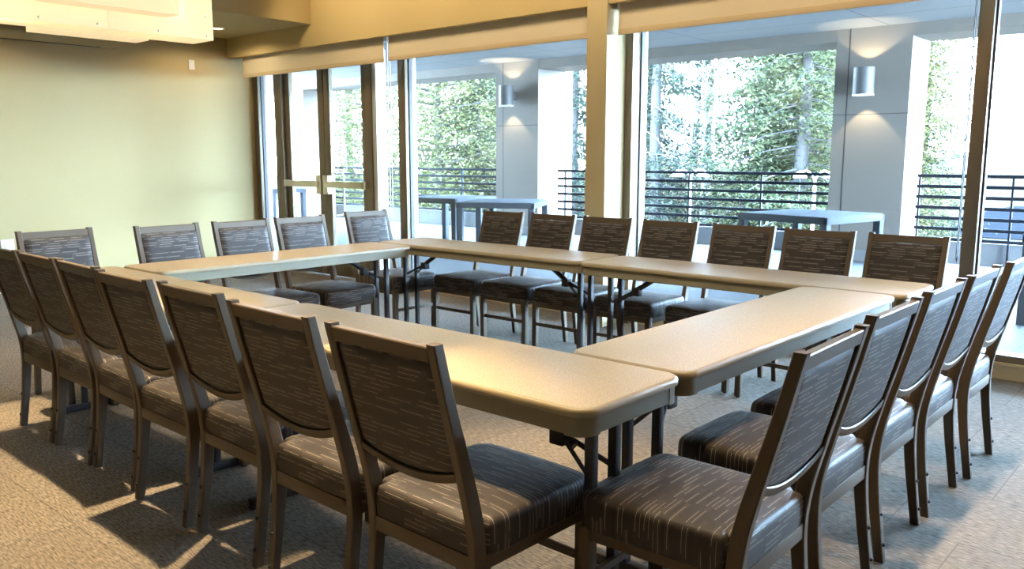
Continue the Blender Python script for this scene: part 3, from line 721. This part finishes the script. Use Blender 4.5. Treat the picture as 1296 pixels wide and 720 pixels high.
T_ = [
    ('dense', -28.6, 21.5, 1.0, .3, 'leafy yellow green tree behind the right door leaf glass'),
    ('dense', -25.2, 20.5, 1.0, 1.7, 'leafy yellow green tree behind the narrow pane beside the doors'),
    ('dense', -21.7, 20.2, 1.02, 2.9, 'broad yellow green tree filling the left of the pane next to the cream column'),
    ('bluefir', -21.5, 22.0, 1.0, 4.0, 'thin fir with a bare dark trunk left of the middle patio column'),
    ('bluefir', -20.2, 24.5, 1.0, 5.0, 'blue green fir partly hidden behind the middle patio column'),
    ('bluefir', -15.2, 20.0, 1.0, .8, 'blue green fir between the middle patio column and the cream column'),
    ('bluefir', -12.2, 20.0, 1.05, 2.2, 'dark blue green fir at the left edge of the big pane'),
    ('bare', -12.6, 23.0, 1.0, .5, 'bare pale tree right of the dark fir at the big pane left edge'),
    ('bare', -11.6, 22.0, .95, 2.5, 'bare pale trunked tree left of the centre gap of white sky'),
    ('bare', -10.9, 20.5, .9, 4.0, 'bare tree in the middle gap of white sky'),
    ('bare', -10.5, 25.0, 1.1, 1.1, 'slim bare tree just behind the middle gap of sky'),
    ('fir', -9.35, 21.0, .97, 1.5, 'dense green fir in the middle of the big pane'),
    ('fir', -7.9, 20.2, 1.0, 3.6, 'dense green fir beside the right patio column'),
    ('dense', -9.1, 25.0, 1.0, .2, 'pale green leafy tree behind the two dense firs'),
    ('dense', -8.5, 28.0, 1.1, 4.4, 'lit leafy tree farthest back beside the right patio column'),
    ('fir', -7.62, 30.0, .78, 5.1, 'fir half hidden behind the right patio column against white sky'),
    ('bush', -13.8, 24.0, 1.0, .3, 'brown shrub low under the bare trees, leftmost'),
    ('bush', -12.4, 26.0, 1.1, 1.3, 'brown shrub low under the bare trees, middle one'),
    ('bush', -10.0, 24.0, .9, 2.3, 'brown shrub low under the bare trees, rightmost'),
    ('dense', -32.0, 30.0, 1.2, 3.3, 'large leafy tree far back behind the doors'),
    ('dense', -27.0, 31.0, 1.1, 1.9, 'large leafy tree far back behind the pane next to the cream column'),
    ('fir', -34.5, 37.0, 1.25, .4, 'tall fir far behind the doors'),
    ('dense', -38.0, 41.0, 1.5, 2.4, 'big leafy tree farthest back behind the doors'),
    ('fir', -30.5, 38.0, 1.2, 2.2, 'tall fir far back, left in the pane beside the cream column'),
    ('dense', -27.5, 42.0, 1.3, 4.2, 'big leafy tree far back, behind the middle patio column'),
    ('fir', -22.5, 36.0, 1.1, 3.0, 'tall fir far back between middle patio column and cream column'),
    ('dense', -14.5, 36.0, 1.2, 1.0, 'big leafy tree far back behind the dense firs'),
    ('fir', -12.2, 33.0, 1.15, 5.0, 'tall fir far back left of the right patio column'),
    ('bush', -21.0, 23.0, 1.0, 4.3, 'brown shrub at the foot of the thin fir'),
]
for a in T_: tree(*a)
# white double-arm lamp post by the right column, and a second one left of it
def lamp_post(x, y, label):
    r = empty('lamp_post', (x, y, GZ)); tag(r, label, 'lamp post', 'white lamp posts beyond the railing')
    MB().tube([(0, 0, 0), (0, 0, 2.55)], [.05, .035], 12).build('pole', M['lampwhite'], r, 60)
    for s in (-1, 1):
        a = MB().tube([(0, 0, 2.45), (s * .08, 0, 2.62), (s * .22, 0, 2.72), (s * .34, 0, 2.66)], .022, 8).build('arm', M['lampwhite'], r, 60)
        MB().lathe([(.02, .06), (.12, .0), (.17, -.10), (.165, -.11), (.02, -.02)], 18, (s * .38, 0, 2.64)).build('lamp_head', M['lampwhite'], a, 50)
lamp_post(-7.02, 19.0, 'white double arm lamp post just left of the right patio column')
lamp_post(-10.25, 18.6, 'white double arm lamp post in front of the bare trees')
# small young plants and parked cars past the right railing
def young_plant(x, y, label):
    r = empty('young_shrub', (x, y, GZ)); tag(r, label, 'shrub', 'young shrubs past the right railing')
    rng = random.Random(int(x * 100)); B = MB(); F = MB()
    for k in range(9):
        a = rng.uniform(0, 6.28); l = rng.uniform(.7, 1.5); tip = Vector((math.cos(a) * l * .35, math.sin(a) * l * .35, l)); B.tube([(0, 0, 0), tip * .5 + Vector((0, 0, .1)), tip], [.012, .008, .004], 5)
        leaf_quads(F, [tip * rng.uniform(.45, 1.05) + Vector((rng.gauss(0, .06), rng.gauss(0, .06), 0)) for q in range(14)], .05, rng)
    B.build('stems', M['bark'], r); F.build('foliage', M['leaf_d'], r)
young_plant(-3.05, 14.5, 'young brown shrub behind the right railing, left of the window post')
young_plant(-2.35, 14.2, 'young brown shrub behind the right railing, at the window post')
young_plant(-1.75, 14.6, 'young brown shrub behind the right railing, right of the window post')

# ------------------------------------------------------------------ daylight
w = bpy.data.worlds.new('sky'); SC.world = w; w.use_nodes = True; nt = w.node_tree
bg = nt.nodes['Background']; tc = nt.nodes.new('ShaderNodeTexCoord'); _, _, z = XY(nt, tc.outputs['Generated'])
ramp = nt.nodes.new('ShaderNodeValToRGB'); e = ramp.color_ramp.elements
e[0].position = 0.0; e[0].color = (0.55, 0.75, 1.0, 1); e[1].position = 0.6; e[1].color = (0.32, 0.58, 1.0, 1)
nt.links.new(z, ramp.inputs['Fac']); nt.links.new(ramp.outputs['Color'], bg.inputs['Color']); bg.inputs['Strength'].default_value = 105.0
S = bpy.data.lights.new('sun', 'SUN'); S.energy = 40.0; S.color = (1, .90, .74); S.angle = math.radians(.6)
so = bpy.data.objects.new('sun', S); COL.objects.link(so)
sd = Vector((.90, .16, .62)).normalized(); so.rotation_euler = sd.to_track_quat('Z', 'Y').to_euler()

# ------------------------------------------------------------------ view
vs_ = SC.view_settings; SC.display_settings.display_device = 'sRGB'
vs_.view_transform = 'Standard'; vs_.look = 'None'; vs_.gamma = 1.0; vs_.use_curve_mapping = False; vs_.exposure = 0.42
cy = SC.cycles
cy.max_bounces = 9; cy.diffuse_bounces = 5; cy.glossy_bounces = 4; cy.transparent_max_bounces = 16; cy.transmission_bounces = 6
cy.caustics_reflective = False; cy.caustics_refractive = False; cy.sample_clamp_indirect = 40.0
cy.use_denoising = True
